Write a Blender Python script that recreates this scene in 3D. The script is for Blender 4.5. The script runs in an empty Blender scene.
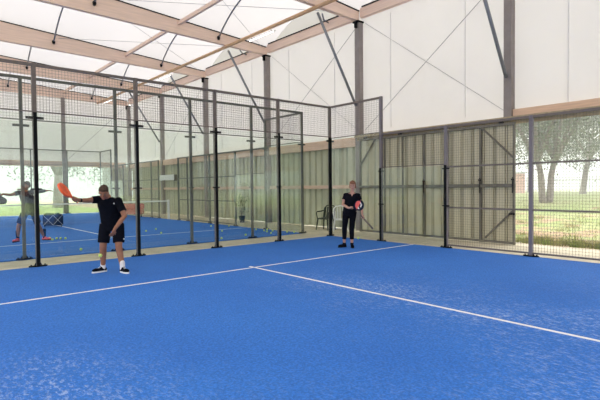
import bpy, bmesh, math, random
from mathutils import Vector, Matrix, Euler
R = random.Random(7)
S = bpy.context.scene
COL = S.collection
V = Vector

# ------------------------------------------------------------------ camera, sky, exposure
YAW, PIT, ROL, FPX = 0.7105, -0.0274, -0.0100, 467.63
f = V((math.cos(PIT)*math.sin(YAW), math.cos(PIT)*math.cos(YAW), math.sin(PIT)))
r = V((math.cos(YAW), -math.sin(YAW), 0)); u = r.cross(f)
rr = r*math.cos(ROL)+u*math.sin(ROL); uu = u*math.cos(ROL)-r*math.sin(ROL)
cam = bpy.data.cameras.new('camera'); co = bpy.data.objects.new('camera', cam); COL.objects.link(co)
co.matrix_world = Matrix(((rr.x, uu.x, -f.x, -10.0526), (rr.y, uu.y, -f.y, -10.2627), (rr.z, uu.z, -f.z, 1.5005), (0, 0, 0, 1)))
cam.sensor_width = 36; cam.lens = FPX/600*36; cam.clip_end = 400; cam.clip_start = 0.05
S.camera = co
w = bpy.data.worlds.new('world'); S.world = w; w.use_nodes = True
nt = w.node_tree; bg = nt.nodes['Background']
tc = nt.nodes.new('ShaderNodeTexCoord'); sx = nt.nodes.new('ShaderNodeSeparateXYZ'); rp = nt.nodes.new('ShaderNodeValToRGB')
nt.links.new(tc.outputs['Generated'], sx.inputs[0]); nt.links.new(sx.outputs[2], rp.inputs[0]); nt.links.new(rp.outputs[0], bg.inputs[0])
rp.color_ramp.elements[0].position = 0.0; rp.color_ramp.elements[0].color = (.205, .218, .226, 1)
rp.color_ramp.elements[1].position = 0.45; rp.color_ramp.elements[1].color = (1, .99, .98, 1)
bg.inputs[1].default_value = 3.9
S.view_settings.view_transform = 'Standard'; S.view_settings.look = 'None'
S.view_settings.exposure = 0.40; S.view_settings.gamma = 1; S.view_settings.use_curve_mapping = False
cy = S.cycles
cy.max_bounces = 8; cy.diffuse_bounces = 4; cy.glossy_bounces = 3; cy.transmission_bounces = 8
cy.transparent_max_bounces = 32; cy.volume_bounces = 2; cy.use_denoising = True; cy.caustics_reflective = False

# ------------------------------------------------------------------ materials
def mat(name, col, rough=.7, metal=0, noise=0, nscale=8, col2=None, bump=0, bscale=60, spec=.3, stretch=None):
    m = bpy.data.materials.new(name); m.use_nodes = True; n = m.node_tree.nodes; l = m.node_tree.links
    b = n['Principled BSDF']; b.inputs['Roughness'].default_value = rough; b.inputs['Metallic'].default_value = metal
    b.inputs['Specular IOR Level'].default_value = spec
    c = tuple(col)+(1,)
    b.inputs['Base Color'].default_value = c
    t = n.new('ShaderNodeTexCoord'); src = t.outputs['Object']
    if stretch:
        mp = n.new('ShaderNodeMapping'); mp.inputs['Scale'].default_value = stretch; l.new(src, mp.inputs[0]); src = mp.outputs[0]
    if noise:
        nz = n.new('ShaderNodeTexNoise'); nz.inputs['Scale'].default_value = nscale; nz.inputs['Detail'].default_value = 5
        l.new(src, nz.inputs['Vector'])
        rp = n.new('ShaderNodeValToRGB'); l.new(nz.outputs['Fac'], rp.inputs[0])
        c2 = tuple(col2)+(1,) if col2 else tuple(max(0, x*(1-noise)) for x in col)+(1,)
        rp.color_ramp.elements[0].position = .35; rp.color_ramp.elements[0].color = c2
        rp.color_ramp.elements[1].position = .65; rp.color_ramp.elements[1].color = c
        l.new(rp.outputs[0], b.inputs['Base Color'])
    if bump:
        nz2 = n.new('ShaderNodeTexNoise'); nz2.inputs['Scale'].default_value = bscale; l.new(src, nz2.inputs['Vector'])
        bp = n.new('ShaderNodeBump'); bp.inputs['Strength'].default_value = bump; l.new(nz2.outputs['Fac'], bp.inputs['Height'])
        l.new(bp.outputs[0], b.inputs['Normal'])
    return m

def turf_mat():
    m = bpy.data.materials.new('blue_turf'); m.use_nodes = True; n = m.node_tree.nodes; l = m.node_tree.links
    b = n['Principled BSDF']; b.inputs['Roughness'].default_value = .85; b.inputs['Specular IOR Level'].default_value = .25
    t = n.new('ShaderNodeTexCoord')
    def nz(scale, det, st=(1, 1, 1), rough=.5):
        mp = n.new('ShaderNodeMapping'); mp.inputs['Scale'].default_value = st; l.new(t.outputs['Object'], mp.inputs[0])
        k = n.new('ShaderNodeTexNoise'); k.inputs['Scale'].default_value = scale; k.inputs['Detail'].default_value = det
        k.inputs['Roughness'].default_value = rough
        l.new(mp.outputs[0], k.inputs['Vector']); return k.outputs['Fac']
    def ramp(src, a, b_, c0=(0, 0, 0, 1), c1=(1, 1, 1, 1)):
        k = n.new('ShaderNodeValToRGB'); l.new(src, k.inputs[0]); e = k.color_ramp.elements
        e[0].position = a; e[0].color = c0; e[1].position = b_; e[1].color = c1; return k.outputs[0]
    base = ramp(nz(.6, 4), .3, .7, (.033, .172, .61, 1), (.041, .205, .68, 1))
    fine = ramp(nz(45, 4, (1, 1, 1), .7), .40, .62)
    mix = n.new('ShaderNodeMix'); mix.data_type = 'RGBA'; mix.blend_type = 'MULTIPLY'; mix.inputs[0].default_value = .36
    l.new(base, mix.inputs[6]); l.new(fine, mix.inputs[7])
    # sand specks, gathered in worn drifts
    specks = ramp(nz(20, 6, (1.6, .7, 1), .8), .50, .66)
    drift = ramp(nz(.7, 4), .38, .62)
    sep = n.new('ShaderNodeSeparateXYZ'); l.new(t.outputs['Object'], sep.inputs[0])
    def M_(op, a, b_=None):
        k = n.new('ShaderNodeMath'); k.operation = op
        for i, x in enumerate((a, b_)):
            if x is None: continue
            if isinstance(x, (int, float)): k.inputs[i].default_value = x
            else: l.new(x, k.inputs[i])
        return k.outputs[0]
    def blob(cx, cy_, sx_, sy_):   # worn, sandy patch
        dx = M_('POWER', M_('ABSOLUTE', M_('DIVIDE', M_('SUBTRACT', sep.outputs[0], cx), sx_)), 2.0)
        dy = M_('POWER', M_('ABSOLUTE', M_('DIVIDE', M_('SUBTRACT', sep.outputs[1], cy_), sy_)), 2.0)
        return M_('EXPONENT', M_('MULTIPLY', M_('ADD', dx, dy), -1.0))
    tot = M_('ADD', M_('ADD', blob(.25, 3.7, .9, 2.0), blob(-4.4, 3.6, .8, .8)), M_('ADD', M_('MULTIPLY', blob(.6, 1.0, 3.0, 1.2), .6), .05))
    class _O: pass
    m2 = _O(); m2.outputs = [M_('MINIMUM', M_('MULTIPLY', M_('MULTIPLY', specks, M_('ADD', drift, .25)), tot), .8)]
    mx = n.new('ShaderNodeMix'); mx.data_type = 'RGBA'; l.new(m2.outputs[0], mx.inputs[0])
    l.new(mix.outputs[2], mx.inputs[6]); mx.inputs[7].default_value = (.42, .52, .74, 1)
    l.new(mx.outputs[2], b.inputs['Base Color'])
    bp = n.new('ShaderNodeBump'); bp.inputs['Strength'].default_value = .35; l.new(nz(90, 3), bp.inputs['Height']); l.new(bp.outputs[0], b.inputs['Normal'])
    return m

def glass_mat(name, tint):
    m = bpy.data.materials.new(name); m.use_nodes = True; n = m.node_tree.nodes; l = m.node_tree.links
    n.remove(n['Principled BSDF']); out = n['Material Output']
    g = n.new('ShaderNodeNewGeometry'); d = n.new('ShaderNodeVectorMath'); d.operation = 'DOT_PRODUCT'
    l.new(g.outputs['Normal'], d.inputs[0]); l.new(g.outputs['Incoming'], d.inputs[1])
    def M(op, a, b=None):
        k = n.new('ShaderNodeMath'); k.operation = op
        for i, x in enumerate((a, b)):
            if x is None: continue
            if isinstance(x, (int, float)): k.inputs[i].default_value = x
            else: l.new(x, k.inputs[i])
        return k.outputs[0]
    a = M('ABSOLUTE', d.outputs['Value']); p = M('POWER', M('SUBTRACT', 1.0, a), 5.0)
    fac = M('ADD', M('MULTIPLY', p, .85), .028)
    tr = n.new('ShaderNodeBsdfTransparent'); tr.inputs[0].default_value = tint+(1,)
    gl = n.new('ShaderNodeBsdfGlossy'); gl.inputs['Roughness'].default_value = .0; gl.inputs[0].default_value = (1, 1, 1, 1)
    mx = n.new('ShaderNodeMixShader'); l.new(fac, mx.inputs[0]); l.new(tr.outputs[0], mx.inputs[1]); l.new(gl.outputs[0], mx.inputs[2])
    l.new(mx.outputs[0], out.inputs[0]); return m

def membrane_mat(name, tcol, dcol, fac):
    m = bpy.data.materials.new(name); m.use_nodes = True; n = m.node_tree.nodes; l = m.node_tree.links
    n.remove(n['Principled BSDF']); out = n['Material Output']
    a = n.new('ShaderNodeBsdfTranslucent'); a.inputs[0].default_value = tcol+(1,)
    b = n.new('ShaderNodeBsdfDiffuse'); b.inputs[0].default_value = dcol+(1,)
    t = n.new('ShaderNodeTexCoord'); nz = n.new('ShaderNodeTexNoise'); nz.inputs['Scale'].default_value = .8; nz.inputs['Detail'].default_value = 3
    l.new(t.outputs['Object'], nz.inputs['Vector']); rp = n.new('ShaderNodeValToRGB'); l.new(nz.outputs[0], rp.inputs[0])
    rp.color_ramp.elements[0].color = tuple(x*.94 for x in tcol)+(1,); rp.color_ramp.elements[1].color = tcol+(1,)
    l.new(rp.outputs[0], a.inputs[0])
    mx = n.new('ShaderNodeMixShader'); mx.inputs[0].default_value = fac; l.new(b.outputs[0], mx.inputs[1]); l.new(a.outputs[0], mx.inputs[2])
    l.new(mx.outputs[0], out.inputs[0]); return m

def ground_mat():
    m = mat('meadow_ground', (.28, .345, .14), .95, noise=.5, nscale=.6, col2=(.36, .38, .19), bump=.5, bscale=8)
    n = m.node_tree.nodes; l = m.node_tree.links; p = n['Principled BSDF']; src = p.inputs['Base Color'].links[0].from_socket
    g = n.new('ShaderNodeNewGeometry'); sp = n.new('ShaderNodeSeparateXYZ'); l.new(g.outputs['Position'], sp.inputs[0])
    mr = n.new('ShaderNodeMapRange'); l.new(sp.outputs[0], mr.inputs[0]); mr.inputs[1].default_value = 3.0; mr.inputs[2].default_value = 13; mr.inputs[3].default_value = .22; mr.inputs[4].default_value = -.12
    nz = n.new('ShaderNodeTexNoise'); nz.inputs['Scale'].default_value = 1.1; nz.inputs['Detail'].default_value = 5; l.new(g.outputs['Position'], nz.inputs['Vector'])
    ad = n.new('ShaderNodeMath'); ad.operation = 'ADD'; l.new(nz.outputs[0], ad.inputs[0]); l.new(mr.outputs[0], ad.inputs[1])
    rp = n.new('ShaderNodeValToRGB'); l.new(ad.outputs[0], rp.inputs[0]); rp.color_ramp.elements[0].position = .56; rp.color_ramp.elements[1].position = .68
    mx = n.new('ShaderNodeMix'); mx.data_type = 'RGBA'; l.new(rp.outputs[0], mx.inputs[0]); l.new(src, mx.inputs[6]); mx.inputs[7].default_value = (.40, .28, .19, 1)
    l.new(mx.outputs[2], p.inputs['Base Color']); return m
M = dict(
    turf=turf_mat(),
    line=mat('white_line', (.82, .83, .82), .8, noise=.12, nscale=30),
    concrete=mat('beige_concrete', (.60, .54, .40), .9, noise=.18, nscale=3, bump=.15),
    apron=mat('pale_concrete', (.74, .66, .60), .9, noise=.2, nscale=4, bump=.1),
    steel=mat('brown_grey_steel', (.17, .145, .135), .55, .2, noise=.15, nscale=12),
    steel2=mat('green_grey_steel', (.14, .145, .13), .6, .2, noise=.15, nscale=12),
    lilac=mat('mauve_grey_steel', (.185, .165, .185), .5, .2, noise=.1, nscale=12),
    black=mat('black_rubber', (.008, .009, .010), .6, noise=.2, nscale=20, spec=.12),
    wire=mat('mesh_wire', (.14, .13, .12), .5, .4, noise=.1, nscale=20),
    glass=glass_mat('court_glass', (.940, .965, .945)),
    column=mat('mauve_grey_column', (.29, .255, .25), .6, .1, noise=.12, nscale=5),
    brace=mat('blue_grey_tube', (.25, .26, .29), .45, .3, noise=.1, nscale=6),
    wood=mat('pink_glulam', (.86, .65, .54), .7, noise=.12, nscale=3, stretch=(.4, 6, 8)),
    wood_y=mat('pink_glulam_lengthwise', (.86, .65, .55), .7, noise=.12, nscale=3, stretch=(6, .4, 8)),
    pole=mat('brown_timber', (.66, .42, .25), .65, noise=.2, nscale=6, stretch=(6, .5, 6)),
    girt=mat('tan_girt', (.76, .54, .41), .7, noise=.15, nscale=4, stretch=(6, .5, 8)),
    track=mat('tan_track', (.42, .34, .22), .6, .1, noise=.25, nscale=9),
    roof=membrane_mat('roof_membrane', (.315, .302, .296), (.84, .81, .79), .62),
    wallm=membrane_mat('wall_membrane', (.72, .705, .715), (.88, .85, .84), .65),
    seam=mat('membrane_seam', (.78, .76, .77), .8, noise=.05),
    sheet=mat('sage_corrugated_sheet', (.60, .555, .40), .6, .0, noise=.14, nscale=2.5, stretch=(2, 2, .5)),
    sheet2=mat('grey_green_corrugated_sheet', (.55, .545, .40), .6, .0, noise=.14, nscale=2.5, stretch=(2, 2, .5)),
    dframe=mat('grey_door_frame', (.20, .185, .15), .6, .2, noise=.2, nscale=8),
    tube=mat('lamp_tube', (.95, .95, .95), .4, noise=.02),
    grass=ground_mat(), meadow=mat('pale_meadow', (.25, .33, .12), .95, noise=.3, nscale=.6, col2=(.32, .36, .17), bump=.4, bscale=8),
    blade=mat('grass_blade', (.22, .30, .08), .8, noise=.3, nscale=3, col2=(.33, .30, .14)),
    bark=mat('bark', (.25, .215, .20), .95, noise=.4, nscale=9, bump=.6, bscale=18),
    leaf=mat('leaf', (.115, .145, .105), .6, noise=.35, nscale=1.5, col2=(.19, .225, .155)),
    leaf2=mat('pale_leaf', (.12, .16, .11), .6, noise=.3, nscale=1.5),
    skin=mat('tanned_skin', (.30, .135, .08), .55, noise=.10, nscale=12),
    skin2=mat('fair_skin', (.52, .29, .22), .55, noise=.08, nscale=12),
    hair=mat('brown_hair', (.075, .045, .03), .8, noise=.4, nscale=60, bump=.5, bscale=120),
    hair2=mat('auburn_hair', (.26, .11, .06), .75, noise=.4, nscale=60, bump=.5, bscale=120),
    cloth=mat('black_cloth', (.006, .007, .012), .9, noise=.3, nscale=20, bump=.2, bscale=30, spec=.06),
    grey_cloth=mat('grey_cloth', (.03, .033, .045), .85, noise=.2, nscale=20, bump=.2, bscale=30),
    navy=mat('navy_cloth', (.012, .018, .045), .85, noise=.3, nscale=20, bump=.2, bscale=30, spec=.06),
    white=mat('white_plastic', (.80, .80, .78), .45, noise=.05, nscale=5),
    sock=mat('white_sock', (.75, .73, .72), .9, noise=.06, nscale=40),
    orange=mat('orange_red_face', (.85, .12, .035), .45, noise=.15, nscale=9),
    rubber=mat('grey_grip', (.10, .10, .11), .8, noise=.3, nscale=50),
    ball=mat('felt', (.62, .80, .16), .95, noise=.1, nscale=80),
    eye=mat('eye_white', (.30, .27, .25), .3, noise=.02), iris=mat('dark_iris', (.02, .015, .01), .3, noise=.02),
    lip=mat('lip', (.38, .12, .10), .5, noise=.05),
    red=mat('red_vinyl', (.45, .03, .045), .5, noise=.15, nscale=4),
    coral=mat('coral', (.85, .13, .12), .5, noise=.1, nscale=9),
    dgreen=mat('dark_green_plastic', (.030, .045, .035), .5, noise=.2, nscale=9),
    hedge=mat('dull_green_leaf', (.10, .15, .07), .8, noise=.3, nscale=5),
    pinkwall=mat('faded_pink_render', (.62, .36, .32), .9, noise=.1, nscale=3),
    palewall=mat('pale_render', (.60, .62, .66), .9, noise=.08, nscale=2),
    net=mat('net_cord', (.03, .03, .035), .8, noise=.1),
)

# ------------------------------------------------------------------ mesh helpers
def basis(d):
    d = d.normalized(); a = V((0, 0, 1)) if abs(d.z) < .95 else V((1, 0, 0))
    x = d.cross(a).normalized(); y = x.cross(d).normalized(); return x, y
class MB:
    def __init__(s): s.v = []; s.f = []; s.m = []; s.mi = 0
    def add(s, vs, fs):
        o = len(s.v); s.v += [V(x) for x in vs]; s.f += [tuple(i+o for i in q) for q in fs]; s.m += [s.mi]*len(fs)
    def box(s, a, b):
        x0, x1 = sorted((a[0], b[0])); y0, y1 = sorted((a[1], b[1])); z0, z1 = sorted((a[2], b[2]))
        s.add([(x0, y0, z0), (x1, y0, z0), (x1, y1, z0), (x0, y1, z0), (x0, y0, z1), (x1, y0, z1), (x1, y1, z1), (x0, y1, z1)],
              [(0, 3, 2, 1), (4, 5, 6, 7), (0, 1, 5, 4), (1, 2, 6, 5), (2, 3, 7, 6), (3, 0, 4, 7)]); return s
    def bar(s, p, q, w, h=None, n=4, w2=None, h2=None, caps=True, xa=None):
        """rectangular (n=4) or round bar between p and q; w,h full widths"""
        p = V(p); q = V(q); h = h or w; w2 = w2 or w; h2 = h2 or h
        x, y = basis(q-p)
        if xa is not None: x = V(xa).normalized(); y = x.cross((q-p).normalized()).normalized()
        vs = []
        for c, ww, hh in ((p, w, h), (q, w2, h2)):
            for i in range(n):
                t = 2*math.pi*(i+(.5 if n == 4 else 0))/n
                k = math.sqrt(2) if n == 4 else 1
                vs.append(c+x*(math.cos(t)*k*ww/2)+y*(math.sin(t)*k*hh/2))
        fs = [(i, (i+1) % n, n+(i+1) % n, n+i) for i in range(n)]
        if caps: fs += [tuple(range(n))[::-1], tuple(range(n, 2*n))]
        s.add(vs, fs); return s
    def tube(s, pts, rad, n=8, rads=None):
        pts = [V(p) for p in pts]; rads = rads or [rad]*len(pts); vs = []; fs = []
        x = None
        for i, p in enumerate(pts):
            d = (pts[min(i+1, len(pts)-1)]-pts[max(i-1, 0)]).normalized()
            if x is None: x, _ = basis(d)
            x = (x-d*x.dot(d)).normalized(); y = d.cross(x)
            for k in range(n):
                t = 2*math.pi*k/n; vs.append(p+x*math.cos(t)*rads[i]+y*math.sin(t)*rads[i])
        for i in range(len(pts)-1):
            for k in range(n): fs.append((i*n+k, i*n+(k+1) % n, (i+1)*n+(k+1) % n, (i+1)*n+k))
        fs += [tuple(range(n))[::-1], tuple((len(pts)-1)*n+k for k in range(n))]
        s.add(vs, fs); return s
    def ball(s, c, rad, nu=12, nv=8, axes=None):
        c = V(c); rad = (rad,)*3 if isinstance(rad, (int, float)) else rad
        ax = axes or (V((1, 0, 0)), V((0, 1, 0)), V((0, 0, 1)))
        vs = [c+ax[2]*rad[2]]
        for j in range(1, nv):
            ph = math.pi*j/nv
            for i in range(nu):
                th = 2*math.pi*i/nu
                vs.append(c+ax[0]*(rad[0]*math.sin(ph)*math.cos(th))+ax[1]*(rad[1]*math.sin(ph)*math.sin(th))+ax[2]*(rad[2]*math.cos(ph)))
        vs.append(c-ax[2]*rad[2]); L = len(vs)-1
        fs = [(0, 1+i, 1+(i+1) % nu) for i in range(nu)]
        for j in range(nv-2):
            for i in range(nu):
                a = 1+j*nu+i; b = 1+j*nu+(i+1) % nu; fs.append((a, a+nu, b+nu, b))
        fs += [(L, 1+(nv-2)*nu+(i+1) % nu, 1+(nv-2)*nu+i) for i in range(nu)]
        s.add(vs, fs); return s
    def prism(s, poly, org, ax, ay, th):
        """extrude a 2-D outline lying in axes ax, ay by vector th"""
        org, ax, ay, th = V(org), V(ax), V(ay), V(th); n = len(poly)
        a = [org+ax*x+ay*y for x, y in poly]; s.add(a+[p+th for p in a],
            [tuple(range(n))[::-1], tuple(range(n, 2*n))]+[(i, (i+1) % n, n+(i+1) % n, n+i) for i in range(n)]); return s
    def build(s, name, m, parent=None, world=True, smooth=False, bevel=0):
        if parent is not None and world:
            Mi = (Matrix.Translation(parent.location) @ parent.rotation_euler.to_matrix().to_4x4()).inverted()
            g = parent
            vs = [Mi @ v for v in s.v]
        else: vs = s.v
        loc = V((0, 0, 0))
        if parent is None:
            xs = [v.x for v in vs]; ys = [v.y for v in vs]; zs = [v.z for v in vs]
            loc = V(((min(xs)+max(xs))/2, (min(ys)+max(ys))/2, min(zs))); vs = [v-loc for v in vs]
        me = bpy.data.meshes.new(name); me.from_pydata([tuple(v) for v in vs], [], s.f)
        ms = m if isinstance(m, (list, tuple)) else [m]
        for k in ms: me.materials.append(k)
        me.polygons.foreach_set('material_index', s.m)
        me.update()
        bm = bmesh.new(); bm.from_mesh(me); bmesh.ops.recalc_face_normals(bm, faces=bm.faces)
        if bevel: bmesh.ops.bevel(bm, geom=bm.edges[:], offset=bevel, segments=2, affect='EDGES', clamp_overlap=True)
        bm.to_mesh(me); bm.free()
        if smooth: me.polygons.foreach_set('use_smooth', [True]*len(me.polygons))
        o = bpy.data.objects.new(name, me); COL.objects.link(o); o.location = loc
        if parent is not None: o.parent = parent
        return o
def tag(o, label=None, cat=None, group=None, kind=None):
    if label: o['label'] = label
    if cat: o['category'] = cat
    if group: o['group'] = group
    if kind: o['kind'] = kind
    return o
def empty(name, loc, label=None, cat=None, group=None, rz=0):
    o = bpy.data.objects.new(name, None); COL.objects.link(o); o.location = loc; o.rotation_euler = (0, 0, rz)
    o.empty_display_size = .2; return tag(o, label, cat, group)
def struct(o, label=None): o['kind'] = 'structure'; return o
def sub(child, part):   # re-parent a mesh built in the thing's frame under a part at the thing's origin
    child.parent = part; return child

# ------------------------------------------------------------------ large structure
FR = [-15.16, -9.88, -4.54, .68, 5.96, 11.24, 16.52, 21.80]     # frames along the hall
EX = 2.05                                                        # column line
XL = -22.0
top = lambda x: 7.46+.066*(EX-x) if x > -10 else 7.46+.066*(x-XL)
bot = lambda x: 7.15+.018*(EX-x) if x > -10 else 7.15+.018*(x-XL)

struct(MB().box((XL-.5, -20.5, -.3), (2.24, 22.1, -.02)).build('floor', M['concrete']))
def court(name, y0, y1, lines, label):
    t = MB().box((-10, y0, -.018), (0, y1, 0)).build(name, M['turf']); struct(t)
    for (a, b, c, d) in lines:
        q = MB().box((a, b, 0.0), (c, d, .003)).build('court_line', M['line'], None)
        q.location = q.location-t.location; q.parent = t
    return t
# near court: service line 3.05 m from the back glass, centre line towards the net
court('court_surface', -20, 0, [(-10, -3.075, 0, -3.025), (-5.025, -16.95, -4.975, -2.90), (-10, -16.975, 0, -16.925)], '')
court('court_surface', 1.3, 21.3, [(-10, 4.325, 0, 4.375), (-5.025, 4.375, -4.975, 18.3), (-10, 18.225, 0, 18.275)], '')
# apron and ground outside
struct(MB().box((2.24, -4.7, -.3), (3.2, 22.1, -.03)).build('door_apron', M['apron']))
def gz(x, y):
    t = max(0, min(1, (x-3)/14)); t = t*t*(3-2*t)
    k = max(0, min(1, (30-y)/12))
    return -.03+.95*t*k+(.03*math.sin(x*1.3+y*.7)+.03*math.sin(y*1.7-x*.4))*(min(1, max(0, (x-2.6)/2)) if -20 < y < 22 else min(1, max(0, (abs(y)-22.2)/2)))
def ground(x0, x1, y0, y1, n, m):
    b = MB(); vs = []; fs = []
    for j in range(m+1):
        for i in range(n+1):
            x = x0+(x1-x0)*i/n; y = y0+(y1-y0)*j/m; vs.append((x, y, gz(x, y)))
    for j in range(m):
        for i in range(n): a = j*(n+1)+i; fs.append((a, a+1, a+n+2, a+n+1))
    b.add(vs, fs); return b
struct(ground(2.24, 46, -50, 64, 90, 190).build('ground', M['grass'], smooth=True))
struct(ground(-45, 2.24, -50, -20.5, 60, 40).build('ground', M['meadow'], smooth=True))
struct(ground(-45, 2.24, 22.1, 64, 60, 60).build('ground', M['meadow'], smooth=True))

# side wall, lower part: corrugated sheets (doors are separate), upper part: white membrane
def corrugated(b, x, y0, y1, z0, z1, pitch=.33, d=.05):
    prof = []; y = y0
    while y < y1-1e-6:
        for fr, dx in ((0, 0), (.55, 0), (.56, d), (.64, d), (.65, 0), (.74, 0), (.75, d), (.83, d), (.84, 0)):
            yy = y+pitch*fr
            if yy < y1: prof.append((x+dx, yy))
        y += pitch
    prof.append((x, y1))
    n = len(prof); vs = [(px, py, z) for z in (z0, z1) for px, py in prof]+[(px+.006, py, z) for z in (z0, z1) for px, py in prof]
    fs = [(i, i+1, n+i+1, n+i) for i in range(n-1)]+[(2*n+i, 3*n+i, 3*n+i+1, 2*n+i+1) for i in range(n-1)]
    b.add(vs, fs); return b
for y0, y1 in ((.84, 21.62), (-20, -10.05)):
    w_ = corrugated(MB(), 2.225, y0, y1, 0, 3.05 if y0 > 0 else 3.2).build('wall_right', M['sheet2']); struct(w_)
for i in range(len(FR)-1):
    y0, y1 = FR[i], FR[i+1]
    w_ = MB().box((2.26, y0+.01, (3.44, 3.44, 3.08, 3.2)[min(i, 3)]), (2.29, y1-.01, 7.62)).build('wall_right', M['wallm']); struct(w_)
    sm = MB()
    for yy in (y0+2.64*.28, y0+2.64*1.28) if False else (y0+1.34, y0+3.98):
        sm.box((2.245, yy-.012, 3.45), (2.258, yy+.012, 7.15))
    s_ = sm.build('wall_seam', M['seam']); s_.location -= w_.location; s_.parent = w_
# far gable: membrane above the tan beam, open below
g_ = MB()
poly = [(XL, 3.28), (EX+.2, 3.28), (EX+.2, 7.5), (-10, 8.3), (XL, 7.5)]
g_.prism(poly, (0, 22.06, 0), (1, 0, 0), (0, 0, 1), (0, .03, 0)); struct(g_.build('wall_far', M['wallm']))
g3 = MB(); g3.prism([(XL, 3.28), (EX+.2, 3.28), (EX+.2, 7.5), (-10, 8.3), (XL, 7.5)], (0, -15.3, 0), (1, 0, 0), (0, 0, 1), (0, -.03, 0)); struct(g3.build('wall_back', M['wallm']))
g2 = MB()
vs_ = corrugated(MB(), 0, 0, 1.9, 0, 3.0); g2.v = [V((.35+v.y, 22.06+v.x, v.z)) for v in vs_.v]; g2.f = vs_.f; g2.m = vs_.m
struct(g2.build('wall_far', M['sheet2']))

# barrel-vaulted roof membranes, one per bay
for i in range(len(FR)-1):
    y0, y1 = FR[i], FR[i+1]; b = MB(); xs = [EX+.25, -.33, -2.6, -5, -7.4, -9.7, -12, -14.4, -16.7, -19, XL-.2]; N = 14; vs = []; fs = []
    for k, x in enumerate(xs):
        rise = .98 if k % 2 else .94
        for j in range(N+1):
            t = j/N; vs.append((x, y0+.02+(y1-y0-.04)*t, top(x)+.06+rise*4*t*(1-t)))
    for k in range(len(xs)-1):
        for j in range(N): a = k*(N+1)+j; fs.append((a, a+1, a+N+2, a+N+1))
    b.add(vs, fs)
    # scalloped end over the eave
    vs = [(EX+.24, y0+.02+(y1-y0-.04)*j/N, top(EX)+.06+.94*4*(j/N)*(1-j/N)) for j in range(N+1)]+[(EX+.24, y0+.02+(y1-y0-.04)*j/N, 7.55) for j in range(N+1)]
    b.add(vs, [(j, j+1, N+2+j, N+1+j) for j in range(N)])
    c_ = b.build('ceiling', M['roof'], smooth=True); struct(c_)

# ------------------------------------------------------------------ hall frame: columns, beams, braces
where = {-15.16: 'behind the camera', -9.88: 'on the near side of the doorway', -4.54: 'between sliding door and open doorway',
         .68: 'second from the doorway', 5.96: 'third from the doorway', 11.24: 'fourth from the doorway',
         16.52: 'fifth from the doorway', 21.80: 'at the far gable corner'}
for y in FR:
    c = empty('steel_column', (EX, y, 0), 'tall mauve-grey steel column, the one '+where[y], 'column', 'steel columns along the side wall')
    b = MB(); b.box((2.0, y-.10, .02), (2.014, y+.10, 7.16)); b.box((2.19, y-.10, .02), (2.204, y+.10, 7.16)); b.box((2.014, y-.006, .02), (2.19, y+.006, 7.16))
    b.box((2.014, y-.10, .02), (2.19, y-.094, 7.16))
    b.build('shaft', M['column'], c)
    MB().box((1.98, y-.12, -.02), (2.22, y+.12, .02)).build('base_plate', M['column'], c)
    MB().box((1.93, y-.13, 7.10), (2.22, y+.13, 7.155)).box((1.90, y-.03, 6.92), (2.0, y+.03, 7.12)).build('top_bracket', M['black'], c)
    fb = empty('roof_beam', (EX, y, 7.2), 'pinkish timber roof beam on the column '+where[y], 'beam', 'laminated timber roof beams')
    xs = [EX-.02, -4, -10, -16, XL]
    b = MB(); vs = []; fs = []
    for x in xs: vs += [(x, y-.08, bot(x)+.01), (x, y+.08, bot(x)+.01), (x, y+.08, top(x)), (x, y-.08, top(x))]
    for k in range(len(xs)-1):
        for a in range(4): fs.append((k*4+a, k*4+(a+1) % 4, (k+1)*4+(a+1) % 4, (k+1)*4+a))
    fs += [(0, 3, 2, 1), tuple(len(vs)-4+q for q in range(4))]
    b.add(vs, fs); b.build('timber', M['wood'], fb)
    b = MB(); 
    for k in range(len(xs)-1): b.bar((xs[k], y, top(xs[k])+.02), (xs[k+1], y, top(xs[k+1])+.02), .20, .035, xa=(0, 1, 0))
    b.build('keder_rail', M['black'], fb)
    for x in (-.33, -5.0, -9.67):
        for s_ in (-1, 1):
            if (y == FR[0] and s_ < 0) or (y == FR[-1] and s_ > 0): continue
            z = (bot(x)+top(x))/2+.02
            MB().ball((x, y+s_*.12, z-.02), (.065, .06, .085), 10, 6).box((x-.03, y+s_*.08, z-.1), (x+.03, y+s_*.16, z-.03)).build('bow_bracket', M['black'], fb)
    # knee brace from the column to the beam
    if y < 21:
        b = MB(); b.bar((1.93, y, 4.28), (.17, y, 7.03), .09, n=12)
        kb = b.build('knee_brace', M['brace'], smooth=True); tag(kb, 'grey-blue tube brace on the column '+where[y], 'brace', 'tube braces')
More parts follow.
